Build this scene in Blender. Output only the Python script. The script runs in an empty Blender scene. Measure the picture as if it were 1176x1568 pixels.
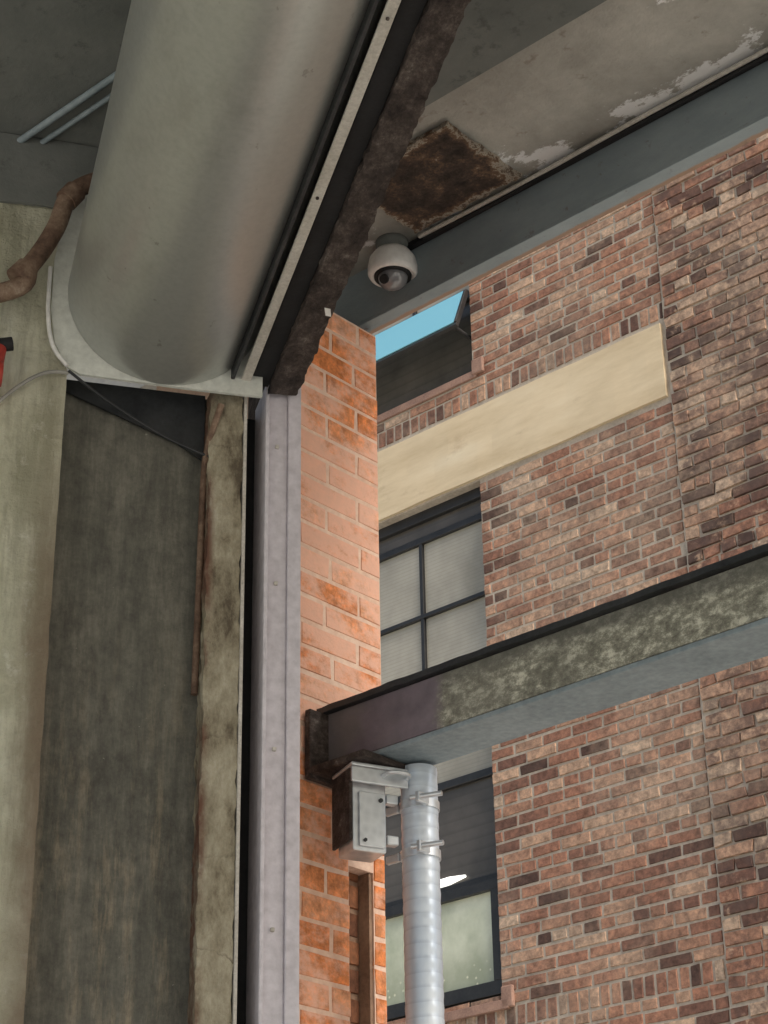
import bpy, math, random
from mathutils import Matrix, Vector, noise
random.seed(7)
scn=bpy.context.scene
scn.view_settings.view_transform='Standard'
F1=Matrix.Rotation(math.radians(-41.8),4,'Z')   # local x = along street front (to the right), y = out across the court
F2=Matrix.Rotation(math.radians(15.4),4,'Z')    # local x = across shutter, y = along shutter

# ---------------------------------------------------------------- materials
class NT:
    def __init__(s,name):
        s.m=bpy.data.materials.new(name); s.m.use_nodes=True; s.t=s.m.node_tree
        s.b=s.t.nodes["Principled BSDF"]; s.tc=s.t.nodes.new("ShaderNodeTexCoord")
    def n(s,typ,**kw):
        nd=s.t.nodes.new(typ)
        for k,v in kw.items(): setattr(nd,k,v)
        return nd
    def l(s,a,b): s.t.links.new(a,b)
    def noise(s,scale=5,detail=6,rough=.6,stretch=(1,1,1)):
        mp=s.n("ShaderNodeMapping"); mp.inputs['Scale'].default_value=stretch
        s.l(s.tc.outputs['Object'],mp.inputs[0])
        nn=s.n("ShaderNodeTexNoise"); nn.inputs['Scale'].default_value=scale
        nn.inputs['Detail'].default_value=detail; nn.inputs['Roughness'].default_value=rough
        s.l(mp.outputs[0],nn.inputs['Vector']); return nn.outputs['Fac']
    def ramp(s,fac,stops,interp='LINEAR'):
        r=s.n("ShaderNodeValToRGB"); r.color_ramp.interpolation=interp
        e=r.color_ramp.elements
        while len(e)<len(stops): e.new(.5)
        for i,(p,c) in enumerate(stops):
            e[i].position=p; e[i].color=(*c,1) if len(c)==3 else c
        s.l(fac,r.inputs[0]); return r.outputs[0]
    def mix(s,fac,a,b,mode='MIX'):
        m=s.n("ShaderNodeMix",data_type='RGBA',blend_type=mode)
        for sock,v in ((m.inputs[0],fac),(m.inputs[6],a),(m.inputs[7],b)):
            if hasattr(v,'is_linked'): s.l(v,sock)
            elif isinstance(v,tuple): sock.default_value=(*v,1)
            else: sock.default_value=v
        return m.outputs[2]
    def math(s,op,a,b=0.,clamp=False):
        m=s.n("ShaderNodeMath",operation=op,use_clamp=clamp)
        for sock,v in ((m.inputs[0],a),(m.inputs[1],b)):
            if hasattr(v,'is_linked'): s.l(v,sock)
            else: sock.default_value=v
        return m.outputs[0]
    def mul(s,*a):
        r=a[0]
        for b in a[1:]: r=s.math('MULTIPLY',r,b)
        return r
    def inv(s,a): return s.math('SUBTRACT',1.,a)
    def xyz(s):
        x=s.n("ShaderNodeSeparateXYZ"); s.l(s.tc.outputs['Object'],x.inputs[0]); return x.outputs
    def step(s,v,lo,hi):
        m=s.n("ShaderNodeMapRange",interpolation_type='SMOOTHSTEP'); m.inputs[1].default_value=lo; m.inputs[2].default_value=hi
        s.l(v,m.inputs[0]); return m.outputs[0]
    def bump(s,h,strength=.4,dist=.01):
        b=s.n("ShaderNodeBump"); b.inputs['Strength'].default_value=strength; b.inputs['Distance'].default_value=dist
        s.l(h,b.inputs['Height']); s.l(b.outputs[0],s.b.inputs['Normal'])
    def out(s,col,rough=.8,metal=0.,spec=.5):
        if hasattr(col,'is_linked'): s.l(col,s.b.inputs['Base Color'])
        else: s.b.inputs['Base Color'].default_value=(*col,1)
        if hasattr(rough,'is_linked'): s.l(rough,s.b.inputs['Roughness'])
        else: s.b.inputs['Roughness'].default_value=rough
        s.b.inputs['Metallic'].default_value=metal
        s.b.inputs['Specular IOR Level'].default_value=spec
        return s.m

def simple(name,c1,c2,scale=8,rough=.7,metal=0.,bump=.2,stretch=(1,1,1),spec=.5,lo=.35,hi=.65,dist=.004):
    m=NT(name); f=m.noise(scale,8,.65,stretch)
    c=m.ramp(f,[(lo,c1),(hi,c2)]); g=m.noise(scale*9,4,.6)
    c=m.mix(.25,c,m.ramp(g,[(.3,tuple(v*.5 for v in c1)),(.7,tuple(min(1,v*1.4) for v in c2))]))
    if bump: m.bump(g,bump,dist)
    return m.out(c,rough,metal,spec)

def brick_mat(name,stops,dirt,dirtamt,rough_zone=None,pale=None):
    m=NT(name); a=m.n("ShaderNodeAttribute",attribute_name="rnd")
    c=m.ramp(a.outputs['Fac'],stops)
    f=m.noise(1.1,6,.6); c=m.mix(m.mul(m.step(f,.45,.7),dirtamt),c,dirt)
    g=m.noise(28,6,.7); c=m.mix(.85,c,m.ramp(g,[(.3,(.38,.36,.34)),(.5,(.93,.93,.93)),(.72,(1.65,1.55,1.42))]),'MULTIPLY')
    if rough_zone is not None:
        s=m.noise(2.3,7,.7); c=m.mix(m.mul(m.step(s,.48,.68),.5),c,(.13,.09,.072))
        x=m.xyz()[0]; z=m.step(x,rough_zone,rough_zone+.05)
        h=m.noise(4.5,6,.75); c=m.mix(m.mul(z,m.step(h,.44,.64),.75),c,(.10,.066,.058))
        h2=m.noise(7,6,.7); c=m.mix(m.mul(z,m.step(h2,.55,.70),.8),c,(.56,.39,.27))
    if pale is not None:
        p=m.noise(5,8,.75,(1,1,1.6)); zz=m.xyz()[2]; band=m.mul(m.step(zz,3.3,3.65),m.inv(m.step(zz,4.3,4.75)))
        c=m.mix(m.mul(m.step(m.math('ADD',p,m.mul(band,.14)),.44,.66),.85),c,pale)
        s=m.noise(9,8,.8); c=m.mix(m.mul(m.step(s,.56,.70),.4),c,(.42,.19,.10))
    m.bump(g,.6,.006)
    return m.out(c,.9,0,.25)

M={}
M['brick']=brick_mat("weathered_red_brick",[(0,(.08,.05,.042)),(.18,(.18,.095,.072)),(.45,(.33,.165,.112)),(.6,(.37,.20,.135)),(.8,(.46,.30,.21)),(1,(.52,.39,.29))],(.45,.335,.25),.6,rough_zone=-5.42)
M['brick_o']=brick_mat("orange_brick",[(0,(.64,.22,.08)),(.4,(.74,.26,.095)),(.75,(.76,.31,.14)),(1,(.79,.38,.21))],(.70,.24,.09),.4,pale=(.88,.54,.41))
M['brick_shade']=brick_mat("shade_strip_brick",[(0,(.07,.035,.024)),(.5,(.16,.07,.04)),(1,(.28,.12,.06))],(.10,.055,.035),.5)  # dark brick, shade of the pier's shadow strip put into its colour
M['mortar']=simple("mortar",(.40,.34,.275),(.56,.485,.40),5,.95,spec=.2)
M['mortar_o']=simple("mortar_pink",(.78,.50,.37),(.86,.63,.51),5,.95,spec=.2)
M['mortar_shade']=simple("shade_strip_mortar",(.20,.125,.085),(.36,.24,.165),9,.95,spec=.2)  # mortar darkened to carry the same shadow strip
m=NT("cream_sandstone"); f=m.noise(1.3,9,.65,(1,1,5)); c=m.ramp(f,[(.3,(.57,.45,.29)),(.55,(.70,.575,.395)),(.75,(.77,.66,.48))])
g=m.noise(5,7,.7,(.5,1,1)); c=m.mix(m.mul(m.step(g,.56,.72),.45),c,(.42,.31,.2)); m.bump(m.noise(20,6,.6),.15,.004); M['sandstone']=m.out(c,.92,0,.2)
M['sill']=simple("brownstone_sill",(.24,.15,.12),(.40,.25,.19),9,.9,spec=.2)
M['frame']=simple("black_window_frame",(.012,.012,.013),(.03,.029,.029),6,.45)
M['dark']=simple("shade_sheet_black",(.012,.014,.017),(.04,.043,.046),9,.5)
M['blackrub']=simple("black_rubber",(.006,.006,.007),(.016,.016,.018),9,.8)
m=NT("dark_painted_ceiling"); f=m.noise(1.6,8,.65); c=m.ramp(f,[(.3,(.11,.12,.115)),(.5,(.17,.18,.17)),(.7,(.24,.245,.23))])
g=m.noise(14,7,.75); c=m.mix(m.mul(m.step(g,.55,.7),.6),c,(.08,.085,.08)); m.bump(g,.4,.008); M['ceil']=m.out(c,.9,0,.2)
M['greyconc']=simple("grey_concrete",(.25,.25,.23),(.36,.35,.32),2,.9)
def ghost_pane(name,c1,c2,slats,amt=.5):
    m=NT(name); z=m.xyz()[2]
    w=m.math('FRACT',m.math('MULTIPLY',z,slats)); f=m.noise(2.5,5,.6)
    c=m.mix(m.mul(m.inv(m.step(w,.0,.4)),amt),m.ramp(f,[(.3,c1),(.7,c2)]),tuple(v*.6 for v in c1))
    return m.out(c,.2,0,.4)
M['blind']=ghost_pane("blind_behind_glass",(.31,.29,.24),(.48,.45,.38),40,.25)
M['darkpane']=ghost_pane("dark_glass",(.065,.058,.05),(.125,.11,.095),14,.25)
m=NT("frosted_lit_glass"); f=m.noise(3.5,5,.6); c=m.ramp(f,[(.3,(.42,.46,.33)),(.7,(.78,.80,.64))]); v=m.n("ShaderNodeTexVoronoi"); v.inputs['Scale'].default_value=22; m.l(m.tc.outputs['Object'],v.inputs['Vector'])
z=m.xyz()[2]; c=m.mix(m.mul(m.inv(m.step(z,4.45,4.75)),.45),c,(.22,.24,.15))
c=m.mix(m.mul(m.inv(m.step(v.outputs['Distance'],.1,.22)),m.inv(m.step(z,4.45,4.65)),.7),c,(.85,.83,.62)); M['litpane']=m.out(c,.2,0,.5)  # lit look and blurred light spots painted into the pane colour
m=NT("sky_reflection_glass"); M['mirror']=m.out((.40,.90,1.),.03,.55)  # cyan base colour paints the sky reflection onto the pane
m=NT("grey_painted_steel"); f=m.noise(1.6,6,.6,(1,.35,1)); c=m.ramp(f,[(.3,(.42,.44,.42)),(.7,(.52,.53,.50))])
g=m.noise(60,3,.6); c=m.mix(.10,c,m.ramp(g,[(.35,(.22,.23,.23)),(.6,(.6,.6,.58))]))
d=m.noise(3.5,8,.72,(1,.5,1)); c=m.mix(m.mul(m.step(d,.52,.72),.35),c,(.27,.26,.235))
sp=m.noise(26,4,.6,(1,.6,1)); c=m.mix(m.mul(m.step(sp,.68,.72),.5),c,(.2,.18,.16)); m.bump(m.noise(3,3,.5,(1,.3,1)),.15,.01)
M['housing']=m.out(c,.36,.6,.5)
M['plate']=simple("pale_bracket_plate",(.60,.62,.57),(.70,.72,.67),5,.5)
M['strip']=simple("pale_weathered_strip",(.42,.39,.34),(.62,.59,.54),14,.7,stretch=(1,.4,1))
m=NT("flaking_brown_steel"); f=m.noise(22,10,.8,(1,.6,1)); c=m.ramp(f,[(.36,(.03,.023,.022)),(.5,(.08,.062,.055)),(.6,(.16,.13,.115)),(.70,(.38,.35,.32))]); m.bump(f,1,.02)
M['brown']=m.out(c,.85,0,.3)
M['channel']=simple("mauve_grey_channel",(.54,.50,.54),(.68,.65,.70),4,.5,stretch=(1,1,.35))
# left light wall
m=NT("pale_limewashed_wall"); f=m.noise(3,9,.72); c=m.ramp(f,[(.3,(.42,.405,.29)),(.45,(.60,.59,.45)),(.6,(.76,.75,.60)),(.72,(.83,.83,.71))])
s=m.noise(2.4,7,.75,(4,1,.5)); c=m.mix(m.mul(m.step(s,.46,.66),.7),c,(.36,.35,.25))
sp=m.noise(11,7,.75); c=m.mix(m.mul(m.step(sp,.58,.68),.55),c,(.86,.86,.76))
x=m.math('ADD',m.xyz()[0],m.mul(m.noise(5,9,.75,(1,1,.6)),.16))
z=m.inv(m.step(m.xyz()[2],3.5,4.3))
c=m.mix(m.mul(m.step(x,.36,.48),m.math('ADD',m.mul(z,.62),.15)),c,(.22,.145,.10)); m.bump(m.noise(18,8,.75),1.,.025)  # brown band paints the shadow at the wall's right edge into the colour
M['wall']=m.out(c,.95,0,.2)
# stained dark concrete panel
m=NT("stained_concrete_panel"); f=m.noise(5,8,.75,(3,1,.4)); c=m.ramp(f,[(.3,(.085,.085,.075)),(.5,(.15,.147,.127)),(.7,(.25,.24,.205))])
k=m.noise(9,8,.75,(3.0,1,.45)); zz=m.inv(m.step(m.xyz()[2],2.9,3.9)); c=m.mix(m.mul(m.step(k,.48,.68),zz,.75),c,(.32,.275,.205))
r=m.noise(3,9,.78,(1.5,1,.6)); c=m.mix(m.mul(m.step(r,.50,.68),.6),c,(.06,.056,.05))
g=m.noise(22,8,.8); c=m.mix(.5,c,m.ramp(g,[(.35,(.5,.5,.5)),(.65,(1.5,1.48,1.42))]),'MULTIPLY')
sp=m.noise(35,3,.6); c=m.mix(m.mul(m.step(sp,.70,.74),.8),c,(.4,.39,.34))
m.bump(g,.7,.008); M['panel']=m.out(c,.85,0,.3)
# ochre jamb with horizontal cracks
m=NT("flaking_grey_ochre_jamb"); f=m.noise(9,9,.75,(1,1,.45)); c=m.ramp(f,[(.36,(.13,.105,.075)),(.46,(.30,.265,.19)),(.58,(.46,.42,.32)),(.68,(.57,.55,.46))])
w=m.math('FRACT',m.math('ADD',m.math('MULTIPLY',m.xyz()[2],3.7),m.mul(m.noise(3,6,.7),1.1))); g=m.noise(12,4,.6)
c=m.mix(m.mul(m.inv(m.step(w,.0,.05)),m.step(g,.42,.6),.75),c,(.06,.042,.028))
r=m.noise(6,7,.7,(1,1,.5)); x=m.xyz()[0]; c=m.mix(m.mul(m.inv(m.step(x,.777,.80)),m.step(r,.42,.6)),c,(.16,.085,.06))
m.bump(m.noise(22,8,.75),.8,.012); M['jamb']=m.out(c,.9,0,.2)
m=NT("corroded_brown_pipe"); f=m.noise(12,8,.75); c=m.ramp(f,[(.35,(.07,.042,.03)),(.5,(.16,.10,.07)),(.62,(.27,.19,.135)),(.72,(.42,.35,.28))]); m.bump(f,.5,.005); M['rustpipe']=m.out(c,.7,0,.4)
# soffit with peeling paint
m=NT("peeling_soffit"); f=m.noise(2.5,9,.72); c=m.ramp(f,[(.3,(.28,.27,.24)),(.5,(.41,.395,.36)),(.7,(.54,.52,.475))])
y=m.xyz()[1]; p=m.math('ADD',m.noise(5,9,.72,(.6,1,1)),m.mul(m.step(y,3.5,3.78),.17))
c=m.mix(m.step(p,.665,.70),c,(.82,.82,.82)); r=m.noise(9,7,.7); c=m.mix(m.mul(m.step(r,.6,.7),.6),c,(.2,.16,.12)); m.bump(m.noise(18,8,.7),.6,.015)
M['soffit']=m.out(c,.95,0,.2)
# rust plate with pale flaking rim
m=NT("rusted_plate"); f=m.noise(11,10,.8); X=m.xyz()
dx=m.math('SUBTRACT',.2,m.math('ABSOLUTE',m.math('ADD',X[0],3.0))); dy=m.math('SUBTRACT',.163,m.math('ABSOLUTE',m.math('SUBTRACT',X[1],3.583)))
d=m.math('MINIMUM',dx,dy); rim=m.inv(m.step(d,.0,.045))
f2=m.math('ADD',f,m.mul(rim,.17)); c=m.ramp(f2,[(.40,(.055,.045,.04)),(.53,(.12,.088,.072)),(.62,(.27,.17,.11)),(.66,(.66,.60,.50)),(.72,(.12,.07,.045)),(.80,(.58,.48,.36))]); m.bump(f,1,.03)
M['rust']=m.out(c,.95,0,.2)
# girder blue grey w rust outer edge
m=NT("blue_grey_girder_paint"); f=m.noise(4,8,.7,(.5,1,1)); c=m.ramp(f,[(.3,(.20,.25,.275)),(.7,(.33,.385,.41))])
z=m.math('ADD',m.xyz()[1],m.mul(m.noise(14,6,.7),.02)); c=m.mix(m.step(z,3.846,3.856),c,(.36,.24,.17))
r=m.noise(24,6,.75); c=m.mix(m.mul(m.step(r,.60,.7),.6),c,(.16,.12,.10))
m.bump(m.noise(30,5,.7),.4,.006); M['girder']=m.out(c,.6)
# lower beam
m=NT("mottled_beam_paint"); f=m.noise(34,9,.82,(.7,1,1)); ol=m.ramp(f,[(.38,(.14,.137,.11)),(.5,(.31,.305,.245)),(.60,(.70,.69,.58))])
gz=m.math('ADD',m.xyz()[2],m.mul(m.noise(6,8,.75,(.6,1,1)),.12)); ol=m.mix(m.mul(m.step(gz,3.575,3.63),.75),ol,(.10,.10,.088))
f2=m.noise(10,6,.6); br=m.ramp(f2,[(.3,(.12,.10,.12)),(.7,(.23,.19,.22))])
x=m.math('ADD',m.xyz()[0],m.mul(m.noise(9,7,.7),.12)); c=m.mix(m.step(x,-3.01,-2.96),br,ol)
d=m.noise(2.2,5,.6); c=m.mix(m.mul(m.step(d,.46,.62),.45),c,(.17,.168,.14)); m.bump(f,.5,.006)
M['beam']=m.out(c,.7)
M['flange']=simple("blue_grey_flange",(.19,.24,.265),(.30,.355,.385),6,.55)
m=NT("galvanised_steel"); v=m.n("ShaderNodeTexVoronoi"); v.inputs['Scale'].default_value=45; m.l(m.tc.outputs['Object'],v.inputs['Vector'])
c=m.ramp(v.outputs['Distance'],[(0,(.60,.63,.66)),(.8,(.76,.79,.82))]); M['galv']=m.out(c,.33,.6)
m=NT("pale_blue_pipe"); f=m.noise(6,8,.7,(1,1,.4)); c=m.ramp(f,[(.3,(.52,.60,.70)),(.7,(.74,.80,.87))])
w=m.math('FRACT',m.math('ADD',m.math('MULTIPLY',m.xyz()[2],27),m.noise(3,3,.5))); c=m.mix(m.mul(m.inv(m.step(w,.0,.3)),.35),c,(.36,.42,.50)); M['pipe']=m.out(c,.33,.3)
M['white']=simple("white_plastic",(.78,.77,.74),(.83,.82,.80),5,.35,bump=0)
m=NT("smoked_dome"); M['smoke']=m.out((.20,.20,.21),.06,0,.9)
M['red']=simple("red_paint",(.26,.025,.018),(.42,.045,.03),12,.5)
M['ground']=simple("concrete_yard",(.46,.45,.41),(.56,.55,.50),1.2,.95)
M['floor']=simple("garage_concrete_floor",(.24,.23,.215),(.33,.32,.30),1.5,.85)
M['added_asphalt']=simple("added_asphalt",(.045,.045,.045),(.08,.08,.078),1.5,.9)
m=NT("fluorescent_tube"); m.b.inputs['Emission Color'].default_value=(1,.98,.9,1); m.b.inputs['Emission Strength'].default_value=1.5; M['tube']=m.out((.9,.9,.88),.5)

# ---------------------------------------------------------------- geometry helpers
def mk(name,verts,faces,mat,frame=None,parent=None,smooth=False,attr=None):
    me=bpy.data.meshes.new(name); me.from_pydata(verts,[],faces); me.update()
    if attr:
        at=me.attributes.new("rnd",'FLOAT','POINT'); at.data.foreach_set("value",attr)
    if smooth: me.polygons.foreach_set("use_smooth",[True]*len(me.polygons))
    ob=bpy.data.objects.new(name,me); scn.collection.objects.link(ob); me.materials.append(mat)
    if parent: ob.parent=parent
    elif frame is not None: ob.matrix_world=frame
    return ob
def empty(name,frame):
    e=bpy.data.objects.new(name,None); scn.collection.objects.link(e); e.matrix_world=frame; e.empty_display_size=.1; return e
BF=[(0,3,2,1),(4,5,6,7),(0,1,5,4),(1,2,6,5),(2,3,7,6),(3,0,4,7)]
def boxes(name,lst,mat,frame=None,parent=None,bevel=.003):
    v=[];f=[]
    for (x0,x1,y0,y1,z0,z1) in lst:
        k=len(v); v+=[(x0,y0,z0),(x1,y0,z0),(x1,y1,z0),(x0,y1,z0),(x0,y0,z1),(x1,y0,z1),(x1,y1,z1),(x0,y1,z1)]
        f+=[tuple(i+k for i in q) for q in BF]
    ob=mk(name,v,f,mat,frame,parent)
    if bevel:
        b=ob.modifiers.new("b",'BEVEL'); b.width=bevel; b.segments=2; b.limit_method='ANGLE'
    return ob
def tube(name,pts,r,mat,frame=None,parent=None,seg=20,ribs=None):
    v=[];f=[]; n=len(pts); rr=r if isinstance(r,(list,tuple)) else [r]*n
    P=[Vector(p) for p in pts]; up=Vector((0.13,.31,.94)).normalized()
    d0=(P[1]-P[0]).normalized(); a=d0.cross(up)
    if a.length<.2: a=d0.cross(Vector((1,0,0)))
    a.normalize()
    for i,p in enumerate(P):
        d=(P[min(i+1,n-1)]-P[max(i-1,0)]).normalized()
        a=(a-d*a.dot(d)).normalized(); b=d.cross(a)
        for k in range(seg):
            t=2*math.pi*k/seg; v.append(tuple(p+(a*math.cos(t)+b*math.sin(t))*rr[i]))
    for i in range(n-1):
        for k in range(seg):
            k2=(k+1)%seg; f.append((i*seg+k,i*seg+k2,(i+1)*seg+k2,(i+1)*seg+k))
    f.append(tuple(range(seg-1,-1,-1))); f.append(tuple((n-1)*seg+k for k in range(seg)))
    ob=mk(name,v,f,mat,frame,parent,smooth=True)
    es=ob.modifiers.new("e",'EDGE_SPLIT'); es.split_angle=math.radians(50)
    return ob
def curve_pts(ctrl,n=10):
    P=[Vector(c) for c in ctrl]; out=[]
    for i in range(len(P)-1):
        p0=P[max(i-1,0)];p1=P[i];p2=P[i+1];p3=P[min(i+2,len(P)-1)]
        for k in range(n):
            t=k/n; out.append(.5*((2*p1)+(p2-p0)*t+(2*p0-5*p1+4*p2-p3)*t*t+(3*p1-p0-3*p2+p3)*t**3))
    out.append(P[-1]); return out
def rough_box(name,x0,x1,y0,y1,z0,z1,step,amp,mat,frame=None,parent=None,seed=0,scale=9,axes=(1,1,0)):
    """box with all faces subdivided and edges broken up by noise"""
    import bmesh
    bm=bmesh.new(); nx=max(1,round((x1-x0)/step));ny=max(1,round((y1-y0)/step));nz=max(1,round((z1-z0)/step))
    idx={}
    def V(i,j,k):
        if (i,j,k) not in idx:
            p=Vector((x0+(x1-x0)*i/nx,y0+(y1-y0)*j/ny,z0+(z1-z0)*k/nz)); q=p*scale+Vector((seed,seed*2,0))
            d=noise.noise_vector(q)+.5*noise.noise_vector(q*2.7)
            idx[(i,j,k)]=bm.verts.new(p+Vector((d.x*amp*axes[0],d.y*amp*axes[1],d.z*amp*axes[2])))
        return idx[(i,j,k)]
    for i in range(nx):
        for j in range(ny):
            bm.faces.new((V(i,j,0),V(i,j+1,0),V(i+1,j+1,0),V(i+1,j,0))); bm.faces.new((V(i,j,nz),V(i+1,j,nz),V(i+1,j+1,nz),V(i,j+1,nz)))
    for i in range(nx):
        for k in range(nz):
            bm.faces.new((V(i,0,k),V(i+1,0,k),V(i+1,0,k+1),V(i,0,k+1))); bm.faces.new((V(i,ny,k),V(i,ny,k+1),V(i+1,ny,k+1),V(i+1,ny,k)))
    for j in range(ny):
        for k in range(nz):
            bm.faces.new((V(0,j,k),V(0,j,k+1),V(0,j+1,k+1),V(0,j+1,k))); bm.faces.new((V(nx,j,k),V(nx,j+1,k),V(nx,j+1,k+1),V(nx,j,k+1)))
    me=bpy.data.meshes.new(name); bm.to_mesh(me); bm.free(); ob=bpy.data.objects.new(name,me); scn.collection.objects.link(ob); me.materials.append(mat)
    if parent: ob.parent=parent
    elif frame is not None: ob.matrix_world=frame
    return ob

def bricks(name,u0,u1,z0,z1,mapf,mat,frame=None,parent=None,L=.225,H=.075,J=.011,holes=(),rowl=(),jit=.002,deep=.016,varf=None,headers=6):
    """mapf(u,z,d)->xyz with d = distance proud of the mortar plane; holes=(u0,u1,z0,z1); rowl=z of soldier rows"""
    v=[];f=[];at=[]
    def add(a,b,c,d,z_a=None):
        if b-a<.02: return
        j=lambda s=jit: random.uniform(-s,s)
        dp=deep*.5+random.uniform(-.3,.45)*deep*.6
        q=[(a+j(),c+j()),(b+j(),c+j()),(b+j(),d+j()),(a+j(),d+j())]
        mu=(a+b)/2;mz=(c+d)/2;k=len(v)
        for (x,z) in q: v.append(mapf(x,z,-.004))
        for (x,z) in q:
            xx=x+(.004 if x<mu else -.004); z2=z+(.004 if z<mz else -.004); v.append(mapf(xx,z2,dp+random.uniform(-.001,.001)))
        for t in ((4,5,6,7),(0,1,5,4),(1,2,6,5),(2,3,7,6),(3,0,4,7)): f.append(tuple(i+k for i in t))
        r=min(1,max(0,random.gauss(.5,.28)))
        if varf: r=varf(r,mu,mz)
        at.extend([r]*8)
    z=z0;row=0
    while z<z1-.01:
        h=H; sold=any(abs(z-r)<H*.5 for r in rowl)
        if sold: h=.12
        head=(row%headers==headers-1)
        l=H if sold else (L/2 if head else L)
        off=(row%2)*L/2+random.uniform(-.012,.012)
        u=u0-off
        while u<u1:
            ln=l*random.uniform(.95,1.05); a=max(u,u0)+J/2;b=min(u+ln,u1)-J/2
            segs=[(a,b)]
            for hh in holes:
                if z+h*.5>hh[2] and z+h*.5<hh[3]:
                    ns=[]
                    for (p,q) in segs:
                        if q<=hh[0] or p>=hh[1]: ns.append((p,q))
                        else:
                            if p<hh[0]: ns.append((p,hh[0]))
                            if q>hh[1]: ns.append((hh[1],q))
                    segs=ns
            for (p,q) in segs: add(p,q,z+J/2,z+h-J/2)
            u+=ln
        z+=h;row+=1
    return mk(name,v,f,mat,frame,parent,attr=at)

def wall_with_holes(name,u0,u1,z0,z1,y0,y1,holes,mat,parent):
    us=sorted({u0,u1,*[h[0] for h in holes],*[h[1] for h in holes]}); us=[u for u in us if u0<=u<=u1]
    lst=[]
    for a,b in zip(us,us[1:]):
        hs=sorted([(h[2],h[3]) for h in holes if h[0]<=a and h[1]>=b]); z=z0
        for (p,q) in hs: lst.append((a,b,y0,y1,z,p)); z=q
        lst.append((a,b,y0,y1,z,z1))
    return boxes(name,lst,mat,parent=parent,bevel=0)

# ---------------------------------------------------------------- ground
mk("ground",[(-150,-150,0),(150,-150,0),(150,150,0),(-150,150,0)],[(0,1,2,3)],M['ground'])
boxes("garage_floor",[(-1.6,.93,-2,4.46,-.2,.02)],M['floor'],F2,bevel=0)
boxes("bounce_cut_asphalt",[(.934,5.5,-3,3.6,-.2,.016)],M['added_asphalt'],F2,bevel=0)  # unseen dark ground added to cut bounce light on the barrel
boxes("courtyard_paving",[(-12,6,4.9,8.5,-.2,.010)],M['ground'],F1,bevel=0)

# ---------------------------------------------------------------- brick building across the court
bb=empty("brick_building",F1); Y=8.6
W1=(-9.2,-6.88,4.29,7.54); W2=(-9.2,-6.90,8.34,11.5); W0=(-9.2,-6.88,.9,3.5)
LIN=(-9.6,-5.45,7.56,8.05)
wall_with_holes("mortar_wall",-13,2,0,13.5,Y,Y+.35,[W1,W2,W0],M['mortar'],bb)
mp=lambda u,z,d:(u,Y-d,z)
def vf(r,u,z):
    if u>-5.42: return max(0,min(1,r*1.4-.2))
    return r*.95+.03
h=[W1,W2,W0,(-9.6,-5.45,7.53,8.08)]
bricks("brick_courses",-9.6,-5.425,.3,12.6,mp,M['brick'],parent=bb,holes=h,rowl=(8.075,4.1),varf=vf,deep=.011,jit=.003,H=.071,L=.215,J=.012)
mp2=lambda u,z,d:(u,Y-.012-d,z)
bricks("rough_brick_courses",-5.42,-1.6,.3,12.6,mp2,M['brick'],parent=bb,H=.074,L=.225,jit=.007,deep=.022,varf=vf)
boxes("mortar_pilaster",[(-5.423,-1.6,Y-.012,Y-.001,0,13.5)],M['mortar'],parent=bb,bevel=0)
rough_box("sandstone_band",LIN[0],LIN[1],Y-.022,Y+.1,7.555,8.055,.12,.005,M['sandstone'],parent=bb,scale=3,axes=(0,1,1))
boxes("window_sill",[(-9.3,-6.82,Y-.03,Y+.1,4.235,4.287),(-9.3,-6.86,Y-.02,Y+.1,8.285,8.337),(-9.3,-6.80,Y-.04,Y+.1,.85,.897)],M['sill'],parent=bb)
boxes("sill_stop",[(-6.89,-6.80,Y-.03,Y+.0,8.30,8.41),(-6.87,-6.79,Y-.03,Y+.0,4.24,4.36)],M['sill'],parent=bb,bevel=.008)
yf=Y+.06
def window(name,W,hbars,vbars,tag):
    x0,x1,z0,z1=W; e=bpy.data.objects.new(name,None); scn.collection.objects.link(e); e.parent=bb
    l=[(x0,x0+.05,yf,yf+.07,z0,z1),(x1-.05,x1,yf,yf+.07,z0,z1),(x0+.05,x1-.05,yf,yf+.07,z1-.07,z1),(x0+.05,x1-.05,yf,yf+.07,z0,z0+.06)]
    for (z,t) in hbars: l.append((x0+.05,x1-.05,yf+.008,yf+.062,z-t/2,z+t/2))
    for (x,t,za,zb) in vbars: l.append((x-t/2,x+t/2,yf+.012,yf+.058,za,zb))
    boxes("frame",l,M['frame'],parent=e,bevel=.004); return e
vb=[(-7.45,.028,5.66,7.33),(-8.02,.028,5.0,7.33),(-8.6,.028,5.0,7.33)]
w=window("factory_window",W1,[(7.34,.045),(6.81,.028),(6.29,.028),(5.66,.05),(5.02,.05)],vb,0)
boxes("blind_panes",[(-9.16,-6.92,yf+.035,yf+.04,5.67,7.33)],M['blind'],parent=w,bevel=0)
boxes("dark_panes",[(-9.16,-6.92,yf+.035,yf+.04,5.03,5.65),(-9.16,-6.92,yf+.035,yf+.04,7.35,7.5)],M['darkpane'],parent=w,bevel=0)
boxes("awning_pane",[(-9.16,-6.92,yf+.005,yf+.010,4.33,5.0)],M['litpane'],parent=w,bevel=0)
boxes("awning_sash",[(-9.15,-6.885,yf-.03,yf+.004,4.94,5.0),(-9.15,-6.885,yf-.03,yf+.004,4.34,4.42),(-6.96,-6.885,yf-.032,yf+.002,4.42,4.94),(-7.49,-7.43,yf-.028,yf+.002,4.42,4.94)],M['frame'],parent=w)
tube("fluorescent_lamp",[(-7.44,yf+.02,5.07),(-7.30,yf+.02,5.075),(-7.18,yf+.02,5.078)],[.026,.024,.008],M['tube'],parent=w,seg=12)
w=window("factory_window",W2,[(9.0,.05),(9.55,.028),(10.1,.028),(10.7,.05)],[(-7.45,.028,9.0,11.4),(-8.02,.028,9.0,11.4)],0)
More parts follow.
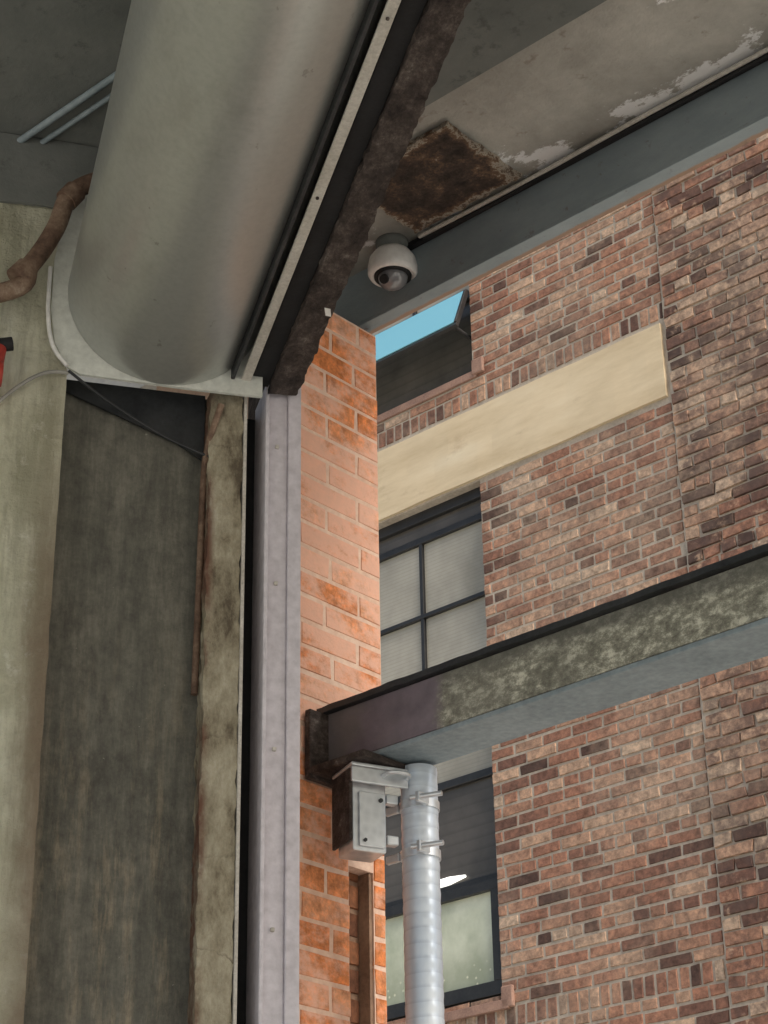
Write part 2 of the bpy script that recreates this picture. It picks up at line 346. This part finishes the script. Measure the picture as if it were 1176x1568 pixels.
boxes("blind_panes",[(-9.16,-6.94,yf+.035,yf+.04,9.02,11.45)],M['blind'],parent=w,bevel=0)
boxes("dark_panes",[(-9.16,-6.94,yf+.045,yf+.05,8.38,8.99)],M['darkpane'],parent=w,bevel=0)
e=bpy.data.objects.new("open_sash",None); scn.collection.objects.link(e); e.parent=w
e.location=(0,Y-.03,8.965); e.rotation_euler=(-math.radians(21),0,0)
boxes("sash_glass",[(-9.1,-6.92,-.006,.0,-.33,-.012)],M['mirror'],parent=e,bevel=0)
boxes("sash_frame",[(-9.13,-6.90,.0012,.03,-.355,-.33),(-9.13,-6.90,.0012,.03,-.012,.008),(-6.918,-6.90,-.008,.03,-.33,-.012),(-9.13,-9.10,-.008,.03,-.33,-.012)],M['frame'],parent=e)
tube("stay_arm",[(-6.93,Y+.08,8.62),(-6.97,Y-.10,8.68)],.012,M['frame'],parent=w,seg=8)
w=window("factory_window",W0,[(2.9,.05),(2.2,.03),(1.5,.05)],[(-7.45,.028,1,3.45),(-8.02,.028,1,3.45)],0)
boxes("dark_panes",[(-9.16,-6.94,yf+.035,yf+.04,.95,3.45)],M['darkpane'],parent=w,bevel=0)

# ---------------------------------------------------------------- orange brick pier beside the shutter (added dark slot below the beam stands in for a shadow strip)
bp=empty("brick_pier",F1)
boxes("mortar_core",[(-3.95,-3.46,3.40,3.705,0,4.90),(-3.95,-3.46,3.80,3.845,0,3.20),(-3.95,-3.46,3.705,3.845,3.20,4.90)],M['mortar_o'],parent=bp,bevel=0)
boxes("shade_slot_back",[(-3.95,-3.505,3.7055,3.7995,0,3.199),(-3.505,-3.465,3.788,3.7995,0,3.199)],M['mortar_shade'],parent=bp,bevel=0)
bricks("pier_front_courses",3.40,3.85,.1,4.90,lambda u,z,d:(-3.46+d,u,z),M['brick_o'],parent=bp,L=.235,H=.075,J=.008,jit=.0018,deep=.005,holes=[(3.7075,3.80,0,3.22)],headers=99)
bricks("shade_slot_courses",3.704,3.792,.1,3.20,lambda u,z,d:(-3.505+d,u,z),M['brick_shade'],parent=bp,L=.235,H=.075,J=.009,jit=.002,deep=.008,headers=99)
bricks("pier_end_courses",3.46,3.95,.1,4.90,lambda u,z,d:(-u,3.845+d,z),M['brick_o'],parent=bp,L=.235,H=.075,J=.009,jit=.001,deep=.005)

# ---------------------------------------------------------------- garage: ceiling, soffit, girder
boxes("garage_ceiling",[(-5,3.5,-.8,3.27,5.05,5.3)],M['ceil'],F1,bevel=0)
rough_box("concrete_soffit",-4.2,3.5,3.275,3.82,5.12,5.3,.09,.008,M['soffit'],F1,scale=4,axes=(0,0,1))
boxes("parapet_wall",[(-5,3.5,3.83,4.0,5.16,5.9)],M['greyconc'],F1,bevel=0)
rough_box("rusty_ceiling_plate",-3.2,-2.80,3.42,3.745,5.104,5.119,.012,.009,M['rust'],F1,scale=26,axes=(1,1,.4))
g=empty("steel_girder",F1)
boxes("web",[(-3.9,3.5,3.80,3.812,4.938,5.13)],M['girder'],parent=g,bevel=.002)
boxes("bottom_flange",[(-3.9,3.5,3.797,3.858,4.925,4.936)],M['girder'],parent=g,bevel=.002)
boxes("black_cable_tray",[(-3.3,3.5,3.775,3.795,5.095,5.115)],M['blackrub'],parent=g,bevel=.003)
tube("grey_conduit",curve_pts([(-3.2,3.76,5.10),(-2.8,3.765,5.098),(-2.3,3.76,5.1),(-1,3.765,5.1)],8),.007,M['strip'],parent=g,seg=10)
tube("black_cable",curve_pts([(-3.2,3.772,5.10),(-2.9,3.77,5.085),(-2.6,3.772,5.10),(-2.2,3.77,5.088),(-1,3.77,5.1)],8),.006,M['blackrub'],parent=g,seg=8)

# lower beam
b=empty("steel_beam",F1)
boxes("web",[(-3.5,1.5,3.6,3.615,3.44,3.585)],M['beam'],parent=b,bevel=.002)
rough_box("top_flange",-3.5,1.5,3.582,3.75,3.587,3.604,.03,.003,M['dark'],parent=b,scale=12,axes=(0,.6,1))
boxes("bottom_flange",[(-3.47,1.5,3.597,3.76,3.424,3.438)],M['flange'],parent=b,bevel=.003)
boxes("end_plate",[(-3.45,-3.43,3.53,3.77,3.39,3.583)],M['brown'],parent=b)
boxes("seat_plate",[(-3.45,-3.24,3.53,3.72,3.402,3.420)],M['brown'],parent=b)
# bracket box under the beam
jb=empty("junction_box",F1@Matrix.Translation((-3.33,3.615,0))@Matrix.Rotation(math.radians(-22),4,'Z'))
boxes("body",[(-.045,.045,-.045,.05,3.175,3.36)],M['galv'],parent=jb,bevel=.005)
boxes("side_plate",[(-.06,.05,-.056,-.047,3.20,3.40)],M['brown'],parent=jb,bevel=.003)
boxes("lid",[(.047,.053,-.030,.044,3.185,3.33)],M['galv'],parent=jb,bevel=.004)
boxes("top_angle",[(-.05,.075,-.06,.10,3.388,3.398),(.0655,.075,-.06,.10,3.345,3.387)],M['galv'],parent=jb)
boxes("hinge_lug",[(.02,.045,.052,.085,3.2,3.225),(.02,.045,.052,.085,3.31,3.335)],M['galv'],parent=jb)
tube("fixing_bolt",[(.0525,.03,3.31),(.058,.03,3.31)],.006,M['dark'],parent=jb,seg=6)
tube("fixing_bolt",[(.0525,-.015,3.20),(.058,-.015,3.20)],.005,M['dark'],parent=jb,seg=6)
tube("u_bolt",curve_pts([(.05,.03,3.37),(.10,.03,3.37),(.115,.06,3.37),(.10,.09,3.37),(.05,.10,3.37)],6),.006,M['galv'],parent=jb,seg=8)
dp=empty("drain_pipe",F1)
pts=[];rr=[]
z=3.415
while z>0.0:
    pts.append((-3.235,3.735,z)); rr.append(.0475+(.0010 if (len(pts)//2)%2 else 0)); z-=.009
tube("pipe",pts,rr,M['pipe'],parent=dp,seg=28)
def ring(n,z,r,h): 
    boxes(n+"_ear",[(-3.235-.09,-3.235-.045,3.70,3.712,z,z+h)],M['galv'],parent=dp)
    tube(n,[(-3.235,3.735,z),(-3.235,3.735,z+h)],r,M['galv'],parent=dp,seg=28)
ring("clamp",3.17,.052,.022); ring("clamp_upper",3.30,.052,.022)
for z in (3.18,3.31):
    tube("clamp_bolt",[(-3.20,3.66,z),(-3.12,3.69,z)],.007,M['galv'],parent=dp,seg=8)
    boxes("clamp_lug",[(-3.185,-3.172,3.66,3.70,z-.014,z+.014)],M['galv'],parent=dp)

# security camera
sc=empty("security_camera",F1@Matrix.Translation((-3.30,3.75,5.03))@Matrix.Rotation(math.radians(35),4,'Z'))
def lathe(name,prof,mat,parent,seg=40):
    v=[];f=[]
    for (r,z) in prof:
        for k in range(seg):
            t=2*math.pi*k/seg; v.append((r*math.cos(t),r*math.sin(t),z))
    for i in range(len(prof)-1):
        for k in range(seg):
            k2=(k+1)%seg; f.append((i*seg+k,i*seg+k2,(i+1)*seg+k2,(i+1)*seg+k))
    return mk(name,v,f,mat,parent=parent,smooth=True)
lathe("mount_stem",[(.0,.1),(.05,.1),(.05,.075),(.035,.06),(.03,.04)],M['ceil'],sc)
lathe("shell",[(.001,.066),(.03,.063),(.055,.05),(.07,.028),(.075,.0),(.075,-.02),(.070,-.03),(.060,-.034),(.055,-.028)],M['white'],sc)
lathe("inner_ring",[(.0565,-.029),(.0560,-.036),(.050,-.040),(.044,-.036)],M['blackrub'],sc)
lathe("dome",[(.046,-.030),(.045,-.042),(.040,-.056),(.028,-.067),(.012,-.073),(.0005,-.074)],M['smoke'],sc)
tube("lens_barrel",[(-.018,-.025,-.052),(-.024,-.036,-.064)],.014,M['blackrub'],parent=sc,seg=16)

# ---------------------------------------------------------------- roller shutter housing
rs=empty("roller_shutter_housing",F2)
cx_,cz_,R=.635,4.57,.26
v=[];f=[];seg=96;ys=[0.3+i*(4.45-.3)/24 for i in range(25)]
for y in ys:
    for k in range(seg):
        t=2*math.pi*k/seg; v.append((cx_+R*math.cos(t),y,cz_+R*math.sin(t)))
for i in range(24):
    for k in range(seg):
        k2=(k+1)%seg; f.append((i*seg+k,(i+1)*seg+k,(i+1)*seg+k2,i*seg+k2))
mk("barrel_cover",v,f,M['housing'],parent=rs,smooth=True)
poly=[(.41,4.88),(.36,4.83),(.335,4.66),(.335,4.50),(.35,4.40),(.385,4.33),(.42,4.312),(.73,4.308),(.90,4.31),(.90,4.9)]
n=len(poly); v=[(x,4.452,z) for x,z in poly]+[(x,4.462,z) for x,z in poly]
f=[tuple(range(n)),tuple(range(2*n-1,n-1,-1))]+[(i,i+n,(i+1)%n+n,(i+1)%n) for i in range(n)]
mk("end_plate",v,f,M['plate'],parent=rs)
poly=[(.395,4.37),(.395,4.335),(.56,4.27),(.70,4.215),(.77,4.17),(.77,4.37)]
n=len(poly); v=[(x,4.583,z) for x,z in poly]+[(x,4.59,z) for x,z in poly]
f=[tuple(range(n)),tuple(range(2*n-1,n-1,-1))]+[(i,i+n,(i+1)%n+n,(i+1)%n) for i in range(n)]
mk("shade_sheet",v,f,M['dark'],parent=rs)  # thin black sheet added as the shade below the end plate
tube("plate_rim",curve_pts([(.325,4.44,4.62),(.327,4.44,4.48),(.345,4.44,4.38),(.385,4.44,4.325)],6),.006,M['white'],parent=rs,seg=8)
ya,yb=.3,4.5
boxes("guide_fascia",[(.70,.835,ya,yb,4.405,4.42),(.722,.732,ya,yb,4.352,4.404),(.745,.80,ya,yb,4.375,4.390),(.815,.825,ya,yb,4.352,4.404)],M['dark'],parent=rs,bevel=.002)
boxes("pale_strip",[(.842,.868,ya,2.6,4.352,4.362),(.8425,.8685,2.603,yb+.02,4.3525,4.3625)],M['strip'],parent=rs,bevel=.003)
boxes("black_seal",[(.874,.925,ya,yb,4.37,4.40)],M['blackrub'],parent=rs,bevel=.002)
rough_box("steel_lintel_angle",.925,1.003,ya,yb,4.352,4.375,.012,.0055,M['brown'],parent=rs,scale=38,axes=(1,.3,1))
boxes("lintel_wall",[(.93,.993,ya,yb+.3,4.38,5.045)],M['brown'],parent=rs,bevel=0)
bl=[]
for i in range(16):
    y=.9+i*.235+random.uniform(-.02,.02); bl.append((.774,.784,y,y+.010,4.368,4.375))
for y in (2.9,3.52): bl.append((.850,.858,y+.1,y+.108,4.346,4.353))
boxes("bolt_heads",bl,M['brown'],parent=rs,bevel=.003)
mk("loose_flake",[(.972,4.05,4.343),(.982,4.08,4.340),(.999,4.09,4.345),(.99,4.06,4.348)],[(0,1,2,3)],M['white'],parent=rs)

# ---------------------------------------------------------------- wall / jamb below the housing
rough_box("garage_wall",-2.6,.388,4.47,4.9,0,5.04,.04,.008,M['wall'],F2,scale=9,axes=(0.3,1,0))
rough_box("wall_head_strip",-2.6,.60,4.455,4.465,4.825,5.045,.03,.006,M['ceil'],F2,scale=11,axes=(0,0,1))  # thin dark strip along the top of the wall
boxes("recessed_panel",[(.39,.80,4.60,4.64,0,4.37)],M['panel'],F2,bevel=0)
rough_box("concrete_jamb",.775,.862,4.52,4.60,0,4.355,.012,.006,M['jamb'],F2,scale=28,axes=(1,.6,0),seed=3)
gr=empty("shutter_guide_rail",F2)
boxes("slot_back",[(.862,.925,4.66,4.68,0,4.36)],M['blackrub'],parent=gr,bevel=0)
boxes("slot_lip",[(.864,.873,4.515,4.66,0,4.36)],M['strip'],parent=gr,bevel=.002)
boxes("guide_channel",[(.922,.932,4.51,4.66,0,4.39),(.932,.985,4.528,4.54,0,4.40),(.985,1.02,4.518,4.55,0,4.41)],M['channel'],parent=gr,bevel=.003)
bl=[]
for z in (2.9,3.35,3.8,4.2): bl.append((.951,.961,4.520,4.53,z,z+.01))
boxes("screw_heads",bl,M['strip'],parent=gr,bevel=.002)
tube("jamb_conduit",curve_pts([(.80,4.50,4.30),(.775,4.53,4.2),(.768,4.56,4.1),(.766,4.57,3.8),(.762,4.57,3.5)],8),.009,M['rustpipe'],F2,seg=12)
tube("sagging_cable",curve_pts([(.39,4.44,4.31),(.50,4.50,4.27),(.65,4.54,4.21),(.78,4.54,4.16)],8),.004,M['dark'],F2,seg=8)
# pipe and valve on wall
wp=empty("sprinkler_pipe",F2)
tube("bent_pipe",curve_pts([(.50,4.38,4.90),(.418,4.38,4.87),(.355,4.38,4.81),(.325,4.38,4.70),(.27,4.38,4.58),(.187,4.38,4.475),(-.4,4.38,4.30)],8),.025,M['rustpipe'],parent=wp,seg=24)
for i,(p,q) in enumerate((((.372,4.38,4.832),(.348,4.38,4.795)),((.262,4.38,4.567),(.235,4.38,4.53)))):
    tube("pipe_fitting",[p,q],.031,M['rustpipe'],parent=wp,seg=24)
rv=empty("red_valve",F2)
tube("valve_body",[(.08,4.40,4.24),(.205,4.40,4.25),(.222,4.40,4.25)],[.045,.042,.03],M['red'],parent=rv,seg=20)
tube("valve_cap",[(.195,4.40,4.28),(.21,4.40,4.33)],[.028,.018],M['red'],parent=rv,seg=16)
tube("valve_wheel",[(.185,4.40,4.33),(.24,4.40,4.345)],.018,M['blackrub'],parent=rv,seg=16)
tube("hanging_cable",curve_pts([(.39,4.45,4.31),(.33,4.44,4.295),(.26,4.44,4.24),(.16,4.44,4.12)],8),.005,M['greyconc'],F2,seg=8)
cc=empty("ceiling_conduits",F1)
tube("conduit",[(-5,2.60,5.03),(-2.6,2.60,5.03)],.010,M['flange'],parent=cc,seg=12)
tube("conduit_thin",[(-5,2.65,5.035),(-2.6,2.65,5.035)],.008,M['flange'],parent=cc,seg=12)

# ---------------------------------------------------------------- camera
cam=bpy.data.cameras.new("camera"); cam.sensor_fit='VERTICAL'; cam.sensor_height=24; cam.lens=24*3064/1568; cam.clip_end=600
co=bpy.data.objects.new("camera",cam); scn.collection.objects.link(co); scn.camera=co
r=Vector((.99983,.00849,-.01629)); u=Vector((.01836,-.46197,.8867)); fw=Vector((0,.88685,.46205))
m3=Matrix((r,u,-fw)).transposed().to_4x4(); m3.translation=(0,0,1.6); co.matrix_world=m3

# ---------------------------------------------------------------- light
el=math.radians(45); phi=math.radians(-5)
d1=Vector((math.cos(math.radians(-41.8)),math.sin(math.radians(-41.8)),0)); d2=Vector((-d1.y,d1.x,0))
hd=d1*math.cos(phi)+d2*math.sin(phi); ts=hd*math.cos(el)+Vector((0,0,math.sin(el)))
sun=bpy.data.lights.new("sun",'SUN'); sun.energy=5.0; sun.angle=math.radians(45); sun.color=(1,.95,.88)
so=bpy.data.objects.new("sun",sun); scn.collection.objects.link(so); so.rotation_euler=ts.to_track_quat('Z','Y').to_euler()
wd=bpy.data.worlds.new("World"); scn.world=wd; wd.use_nodes=True; nt=wd.node_tree
sk=nt.nodes.new("ShaderNodeTexSky"); sk.sky_type='NISHITA'; sk.sun_disc=False; sk.sun_elevation=el; sk.sun_rotation=math.atan2(ts.x,ts.y)
sk.dust_density=5.0; sk.air_density=1.3; sk.ozone_density=.6
nt.links.new(sk.outputs[0],nt.nodes['Background'].inputs[0]); nt.nodes['Background'].inputs[1].default_value=.15
